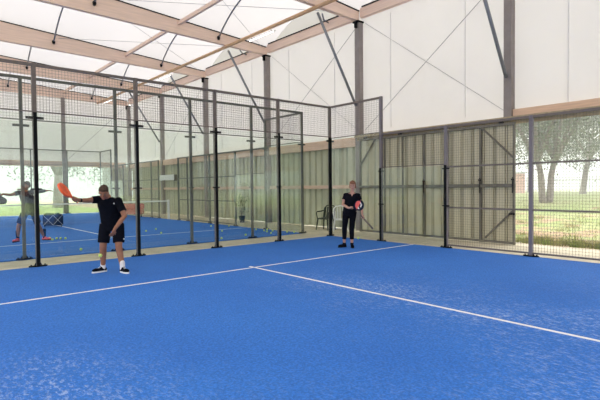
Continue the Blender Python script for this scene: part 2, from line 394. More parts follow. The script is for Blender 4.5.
# eave beams, tie beams (tan) between columns, purlins
nm = ['behind the camera', 'over the doorway', 'over the sliding door', 'one bay past the near corner', 'two bays past the near corner', 'beside the far net', 'in the last bay']
for i in range(len(FR)-1):
    y0, y1 = FR[i], FR[i+1]
    e = empty('eave_beam', (EX+.05, (y0+y1)/2, 7.26), 'pinkish timber eave beam '+nm[i], 'beam', 'timber eave beams')
    MB().box((EX, y0+.1, 7.26), (EX+.16, y1-.1, 7.58)).build('timber', M['wood_y'], e)
    MB().box((EX-.03, y0+.2, 7.585), (EX+.14, y1-.2, 7.615)).build('gutter', M['black'], e)
    t = MB().box((EX+.03, y0+.11, (3.11, 3.11, 2.93, 2.90)[min(i, 3)]), (EX+.16, y1-.11, (3.46, 3.46, 3.10, 3.22)[min(i, 3)])).build('wall_beam', M['girt'])
    tag(t, 'tan wall beam under the white membrane, '+nm[i], 'beam', 'tan wall beams')
    if i >= 3:
        t = MB().box((EX+.05, y0+.11, 1.43), (EX+.16, y1-.11, 1.56)).build('wall_girt', M['girt'])
        tag(t, 'pink-tan girt halfway up the corrugated wall, '+nm[i], 'girt', 'wall girts')
    # purlin on the beam heads between frames
    for x, pn in ((-2.0, 'nearest the side wall'), (-10.0, 'further from the side wall')):
        z = top(x)-.12
        t = MB().bar((x, y0+.09, z), (x, y1-.09, z), .10, .13).build('purlin', M['wood_y']); tag(t, f'pale timber purlin {nm[i]}, {pn}', 'purlin', 'timber purlins')
    # steel bows carrying the membrane
    for x, pn in ((-.33, 'nearest the side wall'), (-5.0, 'second from the side wall'), (-9.67, 'third from the side wall')):
        z0 = (bot(x)+top(x))/2+.02; N = 16
        pts = [(x, y0+.14+(y1-y0-.28)*j/N, z0+1.13*4*(j/N)*(1-j/N)) for j in range(N+1)]
        t = MB().tube(pts, .032, 8).build('roof_bow', M['brace'], smooth=True)
        tag(t, f'curved grey steel roof bow {nm[i]}, {pn}', 'roof bow', 'curved roof bows')
t = MB().bar((.03, -15.1, 7.125), (.03, 21.7, 7.125), .125, n=12).build('timber_pole', M['pole'], smooth=True)
tag(t, 'long round brown timber pole running under all the roof beams near the side wall', 'pole')
# cross cables
for i, nmx in ((1, nm[1]), (2, nm[2]), (3, nm[3]), (5, nm[5])):
    if i == 1: continue
    y0, y1 = FR[i]+.16, FR[i+1]-.16
    for a, b_, d in ((y0, y1, 'rising away from the camera'), (y1, y0, 'rising towards the camera')):
        q = .02 if a == y0 else -.02
        t = MB().bar((EX+.195+q, a, 3.45), (EX+.195+q, b_, 7.1), .015, n=6).build('bracing_cable', M['brace']); tag(t, f'thin wall bracing cable {d}, {nmx}', 'cable', 'wall bracing cables')
# roof cables in the plane of the beams
for i in (3, 4):
    for a, b_ in ((FR[i]+.1, FR[i+1]-.1), (FR[i+1]-.1, FR[i]+.1)):
        t = MB().bar((1.8, a, 7.42+(.02 if a < b_ else 0)), (-4.8, b_, 7.78+(.02 if a < b_ else 0)), .014, n=6).build('roof_cable', M['brace'])
        tag(t, f"thin roof cable {nm[i]}, from its {'near' if a < b_ else 'far'} column", 'cable', 'roof bracing cables')
# gable columns and beam
tag(MB().box((XL, 21.86, 2.95), (EX-.2, 22.02, 3.28)).build('gable_beam', M['girt']), 'long tan beam across the far gable under the white membrane', 'beam')
for x, pn in ((-2.05, 'nearest the far corner'), (-6.0, 'second from the far corner'), (-10, 'third from the far corner')):
    b = MB().box((x-.11, 21.70, 0), (x+.11, 21.84, bot(x)+.04))
    tag(b.build('gable_column', M['column']), 'grey column of the far gable, '+pn, 'column', 'gable columns')
tag(MB().bar((-1.9, 21.85, 3.3), (1.8, 21.85, 7.0), .02, n=6).build('bracing_cable', M['brace']), 'thin steel cable slanting up beside the far gable column', 'cable')
# door track over sliding door and opening
tr = empty('door_track', (1.80, -4.6, 3.05), 'long tan sliding-door track above the corrugated door and doorway', 'door track')
MB().box((1.70, -9.8, 3.14), (1.86, .55, 3.23)).box((1.84, -9.8, 3.05), (1.86, .55, 3.14)).build('rail', M['track'], tr)
b = MB(); y = -9.7
while y < .5: MB().box((1.86, y-.02, 3.16), (1.99, y+.02, 3.20)).build('hanger', M['track'], tr); y += .45
# frame of the opening: jamb
# sliding door
sd = empty('sliding_door', (1.74, -2.27, 0), 'large sage-green corrugated sliding door with grey steel frame left of the open doorway', 'door')
Y0, Y1 = -4.88, .34
corrugated(MB(), 1.76, Y0+.03, Y1-.03, -.01, 3.08, pitch=.31, d=.06).build('sheet', M['sheet'], sd)
for k, y in enumerate((Y0+.03, -3.95, -2.98, -2.2, -1.42, -.72, Y1-.03)):
    ww = .05 if k in (0, 6, 1, 3) else .03
    MB().box((1.70, y-ww/2, -.01), (1.755, y+ww/2, 3.08)).build('stile', M['dframe'], sd)
for z, h in ((.03, .06), (1.49, .09), (3.05, .06)):
    MB().box((1.695, Y0, z-h/2), (1.757, Y1, z+h/2)).build('rail', M['dframe'], sd)
MB().bar((1.70, -4.0, 3.02), (1.70, Y0+.05, 2.2), .04).build('diagonal_brace', M['dframe'], sd)
MB().bar((1.70, -4.1, .12), (1.70, Y0+.05, .85), .04).build('diagonal_brace', M['dframe'], sd)
MB().bar((1.70, -.35, 3.02), (1.70, Y1-.05, 2.2), .04).build('diagonal_brace', M['dframe'], sd)
for y in (-3.95, -2.2, Y0+.05): MB().bar((1.68, y, 1.3), (1.68, y, 1.7), .035, n=8).box((1.66, y-.03, 1.62), (1.70, y+.03, 1.66)).build('bolt', M['black'], sd)
MB().box((1.655, Y0-.01, .75), (1.70, Y0+.13, .80)).build('latch', M['black'], sd)
b = MB()
for y in (-4.5, -2.9, -1.3, .1): MB().box((1.71, y-.05, 3.08), (1.79, y+.05, 3.13)).build('roller_bracket', M['black'], sd)

# fluorescent tubes on the brown pole
for y, pn in ((3.6, 'nearest tube'), (11.8, 'middle tube'), (20.0, 'farthest tube')):
    L = empty('tube_light', (.14, y, 7.0), f'white fluorescent tube light hanging under the brown pole, {pn}', 'light', 'tube lights')
    MB().box((.11, y-.75, 6.99), (.17, y+.75, 7.025)).build('housing', M['white'], L)
    m = M.get('lamp_on')
    if m is None:
        m = bpy.data.materials.new('lamp_glow'); m.use_nodes = True; p = m.node_tree.nodes['Principled BSDF']
        p.inputs['Base Color'].default_value = (1, 1, 1, 1); p.inputs['Emission Color'].default_value = (1, .98, .94, 1); p.inputs['Emission Strength'].default_value = 3.0; M['lamp_on'] = m
    MB().bar((.09, y-.72, 6.975), (.09, y+.72, 6.988), .032, n=10).build('tube', m, L, smooth=True)
    b = MB(); 
    for s_ in (-.6, .6): MB().bar((.13, y+s_, 7.025), (.075, y+s_, 7.08), .016).build('hanger', M['black'], L)
for y, pn in ((2.1, 'one bay'), (7.4, 'two bays')):
    t = MB().tube([(EX-.02, y, 7.5), (EX-.3, y-.05, 7.52), (EX-.55, y-.25, 7.62)], .03, 8).build('gutter_outlet', M['brace'], smooth=True)
    tag(t, f'short bent grey pipe at the eave gutter {pn} beyond the near court corner', 'pipe')

# ------------------------------------------------------------------ padel court enclosures
def wires(b, p, q, z0, z1, sp=.058, t=.0034):
    p = V((*p, 0)); q = V((*q, 0)); L = (q-p).length; d = (q-p)/L
    n = int(L/sp)
    def w(a, c, tt=t):
        x, y = basis(c-a); x *= tt/2; y *= tt/2
        b.add([a-x-y, a+x-y, a+x+y, a-x+y, c-x-y, c+x-y, c+x+y, c-x+y], [(0, 1, 5, 4), (1, 2, 6, 5), (2, 3, 7, 6), (3, 0, 4, 7)])
    for i in range(1, n):
        a = p+d*(L*i/n); w(a+V((0, 0, z0)), a+V((0, 0, z1)))
    m = int((z1-z0)/sp)
    for j in range(1, m): z = z0+(z1-z0)*j/m; w(p+V((0, 0, z)), q+V((0, 0, z)))
def rounded(cx, cy, a, b_, n=16):
    return [(cx+a*math.copysign(abs(math.cos(t))**.8, math.cos(t)), cy+b_*math.copysign(abs(math.sin(t))**1.3, math.sin(t))) for t in [2*math.pi*k/n for k in range(n)]]
def enclosure(label, cat, p0, p1, inner, bays, st, first_post=True, hts=None, strip=True):
    """bays: list of (length, glass_h, mesh_z0, mesh_z1, mid rails); inner = unit vector towards the court"""
    p0 = V((*p0, 0)); p1 = V((*p1, 0)); d = (p1-p0).normalized(); n = V((*inner, 0))
    mid = (p0+p1)/2
    root = empty('glass_court_wall' if any(b[1] for b in bays) else 'court_fence', mid, label, cat)
    H = .032 if st == 'steel2' else .037
    def bx(b, a0, a1, n0, n1, z0, z1):   # box from along/normal/height ranges
        c = [p0+d*a+n*m for a in (a0, a1) for m in (n0, n1)]
        xs = [k.x for k in c]; ys = [k.y for k in c]
        return b.box((min(xs), min(ys), z0), (max(xs), max(ys), z1))
    s = 0; pos = [0]
    for b_ in bays: s += b_[0]; pos.append(s)
    for k, a in enumerate(pos):
        if k == 0 and not first_post: continue
        nb = [bays[j] for j in (k-1, k) if 0 <= j < len(bays)]
        h = max(b_[3] for b_ in nb)+.0; gh = hts[k] if hts else max(b_[1] for b_ in nb)
        post = bx(MB(), a-H, a+H, -H, H, .015, h).build('post', M[st], root)
        b = MB(); c = p0+d*a; b.prism(rounded(0, 0, .165, .06), c+V((0, 0, .0)), d, n, (0, 0, .022))
        sub(b.build('base_plate', M['black'], root), post)
        b = MB()
        for q in (-.12, .12): b.bar(c+d*q+V((0, 0, .016)), c+d*q+V((0, 0, .045)), .03, n=6)
        b.prism([(-.04, 0), (-.075, 0), (-.04, .07)], c+V((0, 0, .016))-n*.006, d, V((0, 0, 1)), n*.012)
        b.prism([(.04, 0), (.075, 0), (.04, .07)], c+V((0, 0, .016))-n*.006, d, V((0, 0, 1)), n*.012)
        sub(b.build('bolt', M['black'], root), post)
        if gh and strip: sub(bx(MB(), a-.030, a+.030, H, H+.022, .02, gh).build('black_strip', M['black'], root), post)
        if gh:
            for z in ([1.5, gh-.13] if gh > 2.5 else [1.0, gh-.1]):
                big = z > 2.5
                b = MB(); b.prism(rounded(0, 0, .16 if big else .10, .028), c+V((0, 0, z))+n*.02, d, n, (0, 0, .05 if big else .03))
                if 0 < k < len(pos)-1 or big: sub(b.build('glass_clamp', M['black' if st != 'steel2' else 'steel2'], root), post)
    for k, (L, gh, m0, m1, rails) in enumerate(bays):
        a0, a1 = pos[k], pos[k+1]
        if gh:
            g0, g1 = (a0+.032, a1-.032)
            bx(MB(), g0, g1, H+.004, H+.016, .03, gh-.02).build('glass_pane', M['glass'], root)
        if m1 > m0:
            mp = MB()
            for z in [m0+.02, m1-.03]+list(rails):
                tt = .055 if z == m1-.03 else (.02 if z == m0+.02 and m0 > .5 else .034)
                bx(mp, a0+H, a1-H, -.025, .025, z-tt/2, z+tt/2)
            fr = mp.build('mesh_frame', M['steel' if st == 'lilac' else st], root)
            b = MB(); q0 = p0+d*(a0+H); q1 = p0+d*(a1-H); wires(b, (q0.x, q0.y), (q1.x, q1.y), m0+.02, m1-.03)
            sub(b.build('wire_mesh', M['wire'], root), fr)
    return root
T = 3.95; T3 = 2.95
back = [(2, 3.0, 3.0, T, ())]*5
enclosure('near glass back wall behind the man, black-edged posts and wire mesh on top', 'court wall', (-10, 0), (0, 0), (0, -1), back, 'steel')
side = [(1.955, 3.0, 2.96, T, ()), (2, 2.0, 2.0, T3, ()), (2, 0, 0.05, T3, (.975, 1.955)), (2, 0, 0.05, T3, (.975, 1.955)), (1, 0, .05, T3, (.975, 1.955))]
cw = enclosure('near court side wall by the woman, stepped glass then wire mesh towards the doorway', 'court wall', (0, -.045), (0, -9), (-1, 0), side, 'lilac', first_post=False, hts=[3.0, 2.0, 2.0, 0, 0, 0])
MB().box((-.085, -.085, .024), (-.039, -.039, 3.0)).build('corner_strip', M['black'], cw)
enclosure('second glass back wall just behind the near one, facing the far court', 'court wall', (-10, 1.3), (0, 1.3), (0, 1), back, 'steel2', strip=False)
side2 = [(1.955, 3.0, 2.96, T, ()), (2, 2.0, 2.0, T3, ()), (2, 0, 0.05, T3, (.975, 1.955)), (2, 0, 0.05, T3, (.975, 1.955)), (.9, 0, .05, T3, (.975, 1.955))]
enclosure('near half of the far court side wall along the corrugated wall', 'court wall', (0, 1.345), (0, 10.2), (-1, 0), side2, 'steel2', strip=False, first_post=False)
enclosure('distant half of the far court side wall beyond the net', 'court wall', (0, 21.255), (0, 12.4), (-1, 0), side2, 'steel2', strip=False, first_post=False)
enclosure('farthest glass back wall in front of the gable opening', 'court wall', (-10, 21.3), (0, 21.3), (0, -1), back, 'steel2', strip=False)

# net of the far court
nt_ = empty('court_net', (-5, 11.3, 0), 'dark court net with white tape across the far court', 'net')
b = MB(); 
def nw(a, c, t=.004):
    a = V(a); c = V(c); x, y = basis(c-a); x *= t/2; y *= t/2
    b.add([a-x-y, a+x-y, a+x+y, a-x+y, c-x-y, c+x-y, c+x+y, c-x+y], [(0, 1, 5, 4), (1, 2, 6, 5), (2, 3, 7, 6), (3, 0, 4, 7)])
k = -9.9
while k < -.1: nw((k, 11.3, .02), (k, 11.3, .86)); k += .05
for j in range(1, 17): nw((-9.95, 11.3, .02+.05*j), (-.05, 11.3, .02+.05*j))
b.build('netting', M['net'], nt_)
MB().box((-9.95, 11.28, .86), (-.05, 11.32, .92)).build('tape', M['white'], nt_)
for x in (-10, 0): MB().box((x-.04, 11.26, 0), (x+.04, 11.34, .95)).build('net_post', M['white'], nt_)

# ------------------------------------------------------------------ figures
def view_basis(x, y):
    d = V((x+10.05, y+10.26, 0)).normalized(); return math.atan2(-d.x, d.y)   # local +Y away from camera, +X image right
def fused(name, b, m, parent, voxel, smooth=3, fac=.5):
    """fuse overlapping closed shapes of b into one continuous surface"""
    me = bpy.data.meshes.new(name+'_raw'); me.from_pydata([tuple(v) for v in b.v], [], b.f)
    bm = bmesh.new(); bm.from_mesh(me); bmesh.ops.recalc_face_normals(bm, faces=bm.faces); bm.to_mesh(me); bm.free()
    o = bpy.data.objects.new(name+'_raw', me); COL.objects.link(o)
    rm = o.modifiers.new('r', 'REMESH'); rm.mode = 'VOXEL'; rm.voxel_size = voxel; rm.use_smooth_shade = True
    sm = o.modifiers.new('s', 'SMOOTH'); sm.factor = fac; sm.iterations = smooth
    dg = bpy.context.evaluated_depsgraph_get(); dg.update()
    nm_ = bpy.data.meshes.new_from_object(o.evaluated_get(dg)); bpy.data.objects.remove(o)
    nm_.name = name; nm_.materials.clear(); nm_.materials.append(m)
    nm_.polygons.foreach_set('use_smooth', [True]*len(nm_.polygons))
    q = bpy.data.objects.new(name, nm_); COL.objects.link(q); q.parent = parent
    return q
def limb(b, pts, rads, n=14, sq=None):
    """capsule chain"""
    pts = [V(p) for p in pts]
    b.tube(pts, 0, n, rads)
    for p, rd in zip(pts, rads): b.ball(p, rd, n, 8)
def chain_flat(b, pts, rads, n=18):
    pts = [V(p) for p in pts]; b.tube(pts, 0, n, rads)
    for p, rd in list(zip(pts, rads))[1:-1]: b.ball(p, rd*.99, n, 8)
def elltube(b, secs, n=24):
    """secs: (center, rx, ry, yaw) horizontal ellipses joined"""
    vs = []; fs = []
    for c, rx, ry, yw in secs:
        c = V(c)
        for k in range(n):
            t = 2*math.pi*k/n; x = rx*math.cos(t); y = ry*math.sin(t)
            vs.append(c+V((x*math.cos(yw)-y*math.sin(yw), x*math.sin(yw)+y*math.cos(yw), 0)))
    for i in range(len(secs)-1):
        for k in range(n): fs.append((i*n+k, i*n+(k+1) % n, (i+1)*n+(k+1) % n, (i+1)*n+k))
    fs += [tuple(range(n))[::-1], tuple((len(secs)-1)*n+k for k in range(n))]
    b.add(vs, fs)
def open_hand(b, wr, d, nrm, side, s=1, curl=.35):
    """wrist, pointing direction, palm normal; side=+1 thumb on d x nrm side"""
    wr = V(wr); d = V(d).normalized(); nrm = V(nrm); nrm = (nrm-d*nrm.dot(d)).normalized(); a = d.cross(nrm)*side
    b.ball(wr+d*.045*s, (.040*s, .017*s, .052*s), 12, 8, (a, nrm, d))
    for i, (off, ln) in enumerate(((.030, .072), (.010, .080), (-.010, .074), (-.029, .058))):
        p = wr+d*.085*s+a*off*s; dd = d+a*(off*2.4); pts = [p-d*.02]; ang = 0
        for seg in (.45, .32, .23):
            ang += curl; q = (dd.normalized()*math.cos(ang)+nrm*math.sin(ang)); p = pts[-1]+q*ln*seg*s*1.2; pts.append(p)
        limb(b, pts, [.0095*s, .0090*s, .0083*s, .0072*s], 8)
    p = wr+d*.025*s+a*.028*s
    limb(b, [p, p+(a*.8+d*.6+nrm*.3)*.034*s, p+(a*.9+d*1.2+nrm*.5)*.05*s], [.0125*s, .011*s, .009*s], 8)
def grip_hand(b, wr, ctr, A, s=1):
    """hand closed round a handle with axis A through ctr; wrist at wr"""
    wr = V(wr); ctr = V(ctr); A = V(A).normalized(); o = (wr-ctr); o = (o-A*o.dot(A)).normalized(); t = A.cross(o)
    limb(b, [wr, ctr+o*.028*s], [.026*s, .026*s], 10)
    b.ball(ctr+o*.028*s, (.042*s, .034*s, .018*s), 12, 8, (A, t, o))
    for i in range(4):
        off = (-.030+.020*i)*s; rad = .026*s; pts = []
        for k in range(6):
            an = math.radians(-15-k*38); pts.append(ctr+A*off+(o*math.sin(an+math.pi/2)*-1*-1+t*math.cos(an+math.pi/2)*-1)*rad)
        limb(b, pts, [.0095*s]*3+[.0088*s]*2+[.0078*s], 8)
    pts = []
    for k in range(4):
        an = math.radians(20+k*38); pts.append(ctr+A*(.040+.004*k)*s+(o*math.cos(an)+t*math.sin(an)*-1*-1)*.027*s)
    limb(b, pts, [.0125*s, .011*s, .010*s, .0085*s], 8)
def head(root, bodyb, c, fwd, upv, s, hm, longhair=False):
    c = V(c); fwd = V(fwd).normalized(); upv = V(upv); upv = (upv-fwd*upv.dot(fwd)).normalized(); rt = fwd.cross(upv)
    P = lambda x, y, z: c+rt*x*s+fwd*y*s+upv*z*s
    B = bodyb; ax = (rt, fwd, upv)
    B.ball(P(0, -.012, .022), (.076*s, .096*s, .092*s), 20, 14, ax)
    B.ball(P(0, .012, -.035), (.060*s, .072*s, .072*s), 18, 12, ax)
    B.ball(P(0, .045, -.085), (.032*s, .032*s, .026*s), 12, 8, ax)            # chin
    limb(B, [P(0, .078, .015), P(0, .098, -.022)], [.010*s, .015*s], 8)        # nose
    for q in (-1, 1):
        B.ball(P(q*.076, -.01, -.005), (.010*s, .020*s, .030*s), 10, 8, ax)    # ears
        B.ball(P(q*.032, .066, .026), (.026*s, .016*s, .010*s), 10, 6, ax)     # brow
        B.ball(P(q*.038, .052, -.028), (.022*s, .02*s, .022*s), 10, 6, ax)     # cheek
        e = MB(); e.ball(P(q*.031, .070, .006), .0125*s, 12, 8); eo = e.build('eye', M['eye'], root, world=False, smooth=True)
        e = MB(); e.ball(P(q*.031, .0785, .006), (.0078*s, .0055*s, .0078*s), 8, 6, ax); sub(e.build('iris', M['iris'], root, world=False, smooth=True), eo)
        e = MB(); e.tube([P(q*.016, .084, .026), P(q*.033, .084, .031), P(q*.05, .074, .026)], .0045*s, 6); e.build('eyebrow', hm, root, world=False)
    e = MB(); e.tube([P(-.024, .073, -.057), P(0, .083, -.055), P(.024, .073, -.057)], .0055*s, 8, [.003*s, .007*s, .003*s]); e.build('mouth', M['lip'], root, world=False, smooth=True)
    h = MB(); h.ball(P(0, -.026, .046), (.083*s, .094*s, .084*s), 20, 12, ax); h.ball(P(0, .036, .087), (.060*s, .045*s, .032*s), 14, 8, ax)
    h.ball(P(0, -.055, .0), (.074*s, .064*s, .075*s), 16, 10, ax)
    if longhair:
        for q in (-1, 1): h.ball(P(q*.068, -.012, -.005), (.020*s, .045*s, .062*s), 12, 8, ax)
        h.ball(P(-.02, .060, .070), (.058*s, .030*s, .026*s), 12, 8, ax); h.ball(P(0, -.07, -.045), (.055*s, .04*s, .055*s), 12, 8, ax)
    for k in range(40):
        th = R.uniform(0, 6.28); ph = R.uniform(0, 1.25); q = P(.078*math.sin(ph)*math.cos(th), -.026+.09*math.sin(ph)*math.sin(th), .046+.082*math.cos(ph))
        h.ball(q, R.uniform(.010, .017)*s, 6, 4)
    fused('hair', h, hm, root, .007, 1)
def shoe(root, ankle, toe, s, up, sole, scol):
    """toe: unit horizontal direction"""
    a = V(ankle); t = V((toe[0], toe[1], 0)).normalized(); x = V((t.y, -t.x, 0)); z = V((0, 0, 1)); g = V((a.x, a.y, up))
    b = MB(); ax = (x, t, z)
    b.ball(g+t*.015*s+z*.052*s, (.040*s, .060*s, .050*s), 14, 10, ax); b.ball(g+t*.11*s+z*.042*s, (.046*s, .085*s, .036*s), 14, 10, ax)
    limb(b, [g+z*.06*s, g+z*.10*s], [.040*s, .043*s], 12); b.ball(g-t*.03*s+z*.045*s, (.036*s, .036*s, .042*s), 12, 8, ax)
    sh = fused('shoe', b, sole, root, .008, 3)
    n = 24; poly = []
    for k in range(n):
        an = 2*math.pi*k/n; wd = .046 if math.sin(an) > 0 else .038
        poly.append((wd*s*math.cos(an), (.063+.135*math.sin(an))*s))
    q = MB(); q.prism(poly, g, x, t, z*.026*s); sub(q.build('sole', M[scol], root, world=False), sh)
    q = MB()
    for k in range(4): c = g+t*(.055+.02*k)*s+z*(.088-.008*k)*s; q.bar(c-x*.02*s, c+x*.02*s, .006*s)
    sub(q.build('laces', M[scol], root, world=False), sh)
    return sh

# ---- the man, leaning over, dropping a ball with a racket held out
MX = (-7.115, -1.59)
man = empty('person', (*MX, 0), 'man in black t-shirt and shorts on the near court, holding out an orange racket', 'person', rz=view_basis(*MX))
K = 1.0
hipL, hipR = V((-.105, 0, .85)), V((.115, -.01, .85))
kL, kR = V((-.150, -.05, .47)), V((.110, -.12, .47)); aL, aR = V((-.160, .03, .10)), V((.165, -.20, .10))
chest = V((-.035, -.11, 1.22)); shL, shR = V((-.210, -.13, 1.325)), V((.120, -.17, 1.290)); nk = V((-.060, -.19, 1.36)); hd = V((-.120, -.27, 1.435))
elL, wrL = V((-.39, -.20, 1.305)), V((-.505, -.33, 1.315)); elR, wrR = V((.215, -.28, 1.02)), V((.045, -.40, .80))
B = MB()
elltube(B, [((.005, -.0, .80), .165, .115, 0), ((.005, 0, .92), .17, .13, 0), ((-.01, -.05, 1.08), .165, .13, 0), ((-.03, -.10, 1.22), .175, .125, 0), ((-.04, -.14, 1.33), .12, .08, 0)])
limb(B, [nk-V((0, -.03, .06)), nk, hd-V((0, 0, .03))], [.075, .062, .055]); limb(B, [shL, chest, shR], [.062, .09, .062])
limb(B, [hipL, kL, kL*.7+aL*.3+V((0, .02, 0)), aL], [.090, .062, .060, .040]); limb(B, [hipR, kR, kR*.7+aR*.3+V((0, .02, 0)), aR], [.090, .062, .060, .040])
for a in (aL, aR): limb(B, [a, a-V((0, 0, .04))], [.038, .035])
limb(B, [shL, elL, elL*.6+wrL*.4, wrL], [.058, .042, .040, .028]); limb(B, [shR, elR, elR*.65+wrR*.35, wrR], [.060, .045, .042, .028])
hc = wrL+V((-.075, -.03, .015)); Am = V((-.54, -.42, .62)).normalized()
grip_hand(B, wrL, hc, Am)
open_hand(B, wrR, (-.35, -.1, -.9), (-.5, .6, 0), 1, 1, .35)
head(man, B, hd, (-.15, -.80, -.52), (-.05, -.45, .85), 1.0, M['hair'])
fused('body', B, M['skin'], man, .0068, 3)
b = MB()
elltube(b, [((.005, -.0, .84), .182, .135, 0), ((.0, -.01, .95), .186, .146, 0), ((-.015, -.05, 1.08), .186, .150, 0), ((-.035, -.10, 1.22), .198, .145, 0), ((-.045, -.14, 1.31), .15, .11, 0), ((-.05, -.165, 1.355), .088, .082, 0)])
limb(b, [shL+V((.01, 0, -.015)), chest, shR+V((-.01, 0, -.015))], [.072, .11, .072])
chain_flat(b, [chest, shL-V((0, 0, .008)), shL*.45+elL*.55], [.085, .074, .066]); chain_flat(b, [chest, shR-V((0, 0, .008)), shR*.30+elR*.70], [.085, .076, .072])
sh_ = fused('t_shirt', b, M['cloth'], man, .009, 4)
q = MB(); q.ball((.045, -.262, 1.245), (.011, .006, .013), 8, 6); sub(q.build('chest_logo', M['white'], man, world=False), sh_)
b = MB(); elltube(b, [((.005, 0, .74), .17, .12, 0), ((.005, 0, .82), .182, .135, 0), ((.005, 0, .90), .178, .134, 0)])
chain_flat(b, [hipL+V((0, 0, .02)), hipL*.5+kL*.5, hipL*.17+kL*.83], [.10, .105, .100]); chain_flat(b, [hipR+V((0, 0, .02)), hipR*.5+kR*.5, hipR*.17+kR*.83], [.10, .105, .100])
so_ = fused('shorts', b, M['cloth'], man, .009, 3)
q = MB(); q.ball((.20, -.175, .60), (.012, .008, .012), 8, 6); sub(q.build('shorts_logo', M['white'], man, world=False), so_)
for a in (aL, aR):
    b = MB(); limb(b, [a+V((0, 0, .075)), a-V((0, 0, .03))], [.046, .045]); fused('sock', b, M['sock'], man, .008, 1)
shoe(man, aL, (-.9, -.45), 1.05, 0.0, M['cloth'], 'white'); shoe(man, aR, (.45, -.85), 1.05, 0.0, M['cloth'], 'white')
b = MB(); p0 = elL*.12+wrL*.88; dd = (wrL-elL).normalized(); b.bar(p0-dd*.014, p0+dd*.014, .074, n=16); b.build('watch', M['black'], man, world=False)

def racket(name_loc, label, A, N, face, edge, grip, group=None, pattern=None, hole=True, L=.455):
    """padel racket; origin at grip centre; A = handle-to-head axis, N = face normal (world)"""
    o = V(name_loc); A = V(A).normalized(); N = V(N); N = (N-A*N.dot(A)).normalized(); X = A.cross(N).normalized()
    root = empty('padel_racket', o, label, 'racket', group)
    b = MB(); b.bar(o-A*.07, o+A*.065, .030, n=10); 
    g_ = b.build('grip', grip, root, smooth=True)
    b = MB(); b.bar(o-A*.078, o-A*.07, .036, n=10); sub(b.build('butt_cap', edge, root), g_)
    c = o+A*.245; n = 32
    out = [(.125*math.cos(t), .135*math.sin(t)-(0 if math.sin(t) > 0 else .02*math.sin(t)**2)) for t in [2*math.pi*k/n for k in range(n)]]
    inn = [(x*.88, y*.88) for x, y in out]
    vs = []; fs = []
    for z in (-.019, .019):
        for pl in (out, inn): vs += [c+X*x+A*y+N*z for x, y in pl]
    for k in range(n):
        j = (k+1) % n; fs += [(k, j, n+j, n+k), (2*n+k, 3*n+k, 3*n+j, 2*n+j), (k, 2*n+k, 2*n+j, j), (n+k, n+j, 3*n+j, 3*n+k)]
    b = MB(); b.add(vs, fs); b.build('rim', edge, root)
    b = MB(); b.prism(inn, c-N*.016, X, A, N*.032); fo = b.build('face', face, root)
    b = MB()
    for s_ in (-1, 1): b.bar(o+A*.06+X*s_*.008, o+A*.135+X*s_*.055, .022, .034)
    b.build('throat', edge, root)
    hf = fo
    for i in range(-3, 4):
        for j in range(-3, 4):
            if i*i+j*j < 11:
                p = c+X*i*.024+A*j*.024
                h = MB(); h.bar(p-N*.0165, p+N*.0165, .010, n=8); sub(h.build('hole', M['black'], root), fo)
    if pattern:
        for m_, poly in pattern:
            for s_ in (1, -1):
                q = MB(); q.prism(poly, c+N*s_*.0162, X*1.0, A, N*s_*.002); sub(q.build('face_pattern', m_, root), fo)
    return root
def tow(root, p): # local point -> world
    return root.location+root.rotation_euler.to_matrix() @ (V(p)*root.scale.x)
def towd(root, d): return root.rotation_euler.to_matrix() @ V(d)
racket(tow(man, hc), 'orange-red padel racket with dark grip held out by the man in black', towd(man, Am), towd(man, (.5, -.45, .75)), M['orange'], M['orange'], M['rubber'])

# ---- the woman
WX = (-1.61, -2.31)
wo = empty('person', (*WX, 0), 'woman in black v-neck top and cropped leggings near the court corner with a racket', 'person', rz=view_basis(*WX)); wo.scale = (1.03,)*3
hipL, hipR = V((-.075, 0, .86)), V((.095, 0, .86)); kL, kR = V((-.115, -.02, .46)), V((.055, -.04, .46)); aL, aR = V((-.125, .05, .09)), V((.060, .02, .09))
shL, shR = V((-.100, 0, 1.27)), V((.225, 0, 1.262)); sc = V((.06, 0, 1.25)); nk = V((.075, -.01, 1.35)); hd = V((.085, -.045, 1.475))
elL, wrL = V((-.150, -.04, 1.03)), V((-.01, -.26, .955)); elR, wrR = V((.300, .02, 1.02)), V((.305, -.07, .80))
B = MB()
elltube(B, [((.01, 0, .80), .15, .11, 0), ((.01, 0, .90), .155, .115, 0), ((.03, 0, 1.05), .125, .095, 0), ((.055, 0, 1.2), .145, .10, 0), ((.065, 0, 1.30), .10, .07, 0)])
limb(B, [nk-V((0, 0, .06)), nk, hd-V((0, 0, .03))], [.06, .046, .046]); limb(B, [shL-V((0, 0, .012)), sc-V((0, 0, .01)), shR-V((0, 0, .012))], [.040, .066, .040])
limb(B, [hipL, kL, kL*.7+aL*.3+V((0, .02, 0)), aL], [.080, .052, .050, .033]); limb(B, [hipR, kR, kR*.7+aR*.3+V((0, .02, 0)), aR], [.080, .052, .050, .033])
for a in (aL, aR): limb(B, [a, a-V((0, 0, .04))], [.033, .032])
limb(B, [shL-V((0, 0, .012)), elL, elL*.6+wrL*.4, wrL], [.040, .034, .032, .023]); limb(B, [shR-V((0, 0, .012)), elR, elR*.6+wrR*.4, wrR], [.040, .034, .032, .023])
hcL = wrL+V((.07, -.04, .005)); AL = V((.60, -.55, .24)).normalized(); grip_hand(B, wrL, hcL, AL, .9)
hcR = wrR+V((.005, -.02, -.07)); AR = V((.55, -.08, -.62)).normalized(); grip_hand(B, wrR, hcR, AR, .9)
head(wo, B, hd, (-.12, -.95, -.12), (0, 0, 1), .94, M['hair2'], True)
fused('body', B, M['skin2'], wo, .0065, 3)
b = MB()
elltube(b, [((.01, 0, .87), .168, .130, 0), ((.015, 0, .95), .158, .124, 0), ((.03, 0, 1.06), .142, .114, 0), ((.055, -.01, 1.18), .160, .128, 0), ((.062, 0, 1.27), .14, .095, 0), ((.066, .02, 1.315), .085, .055, 0)])
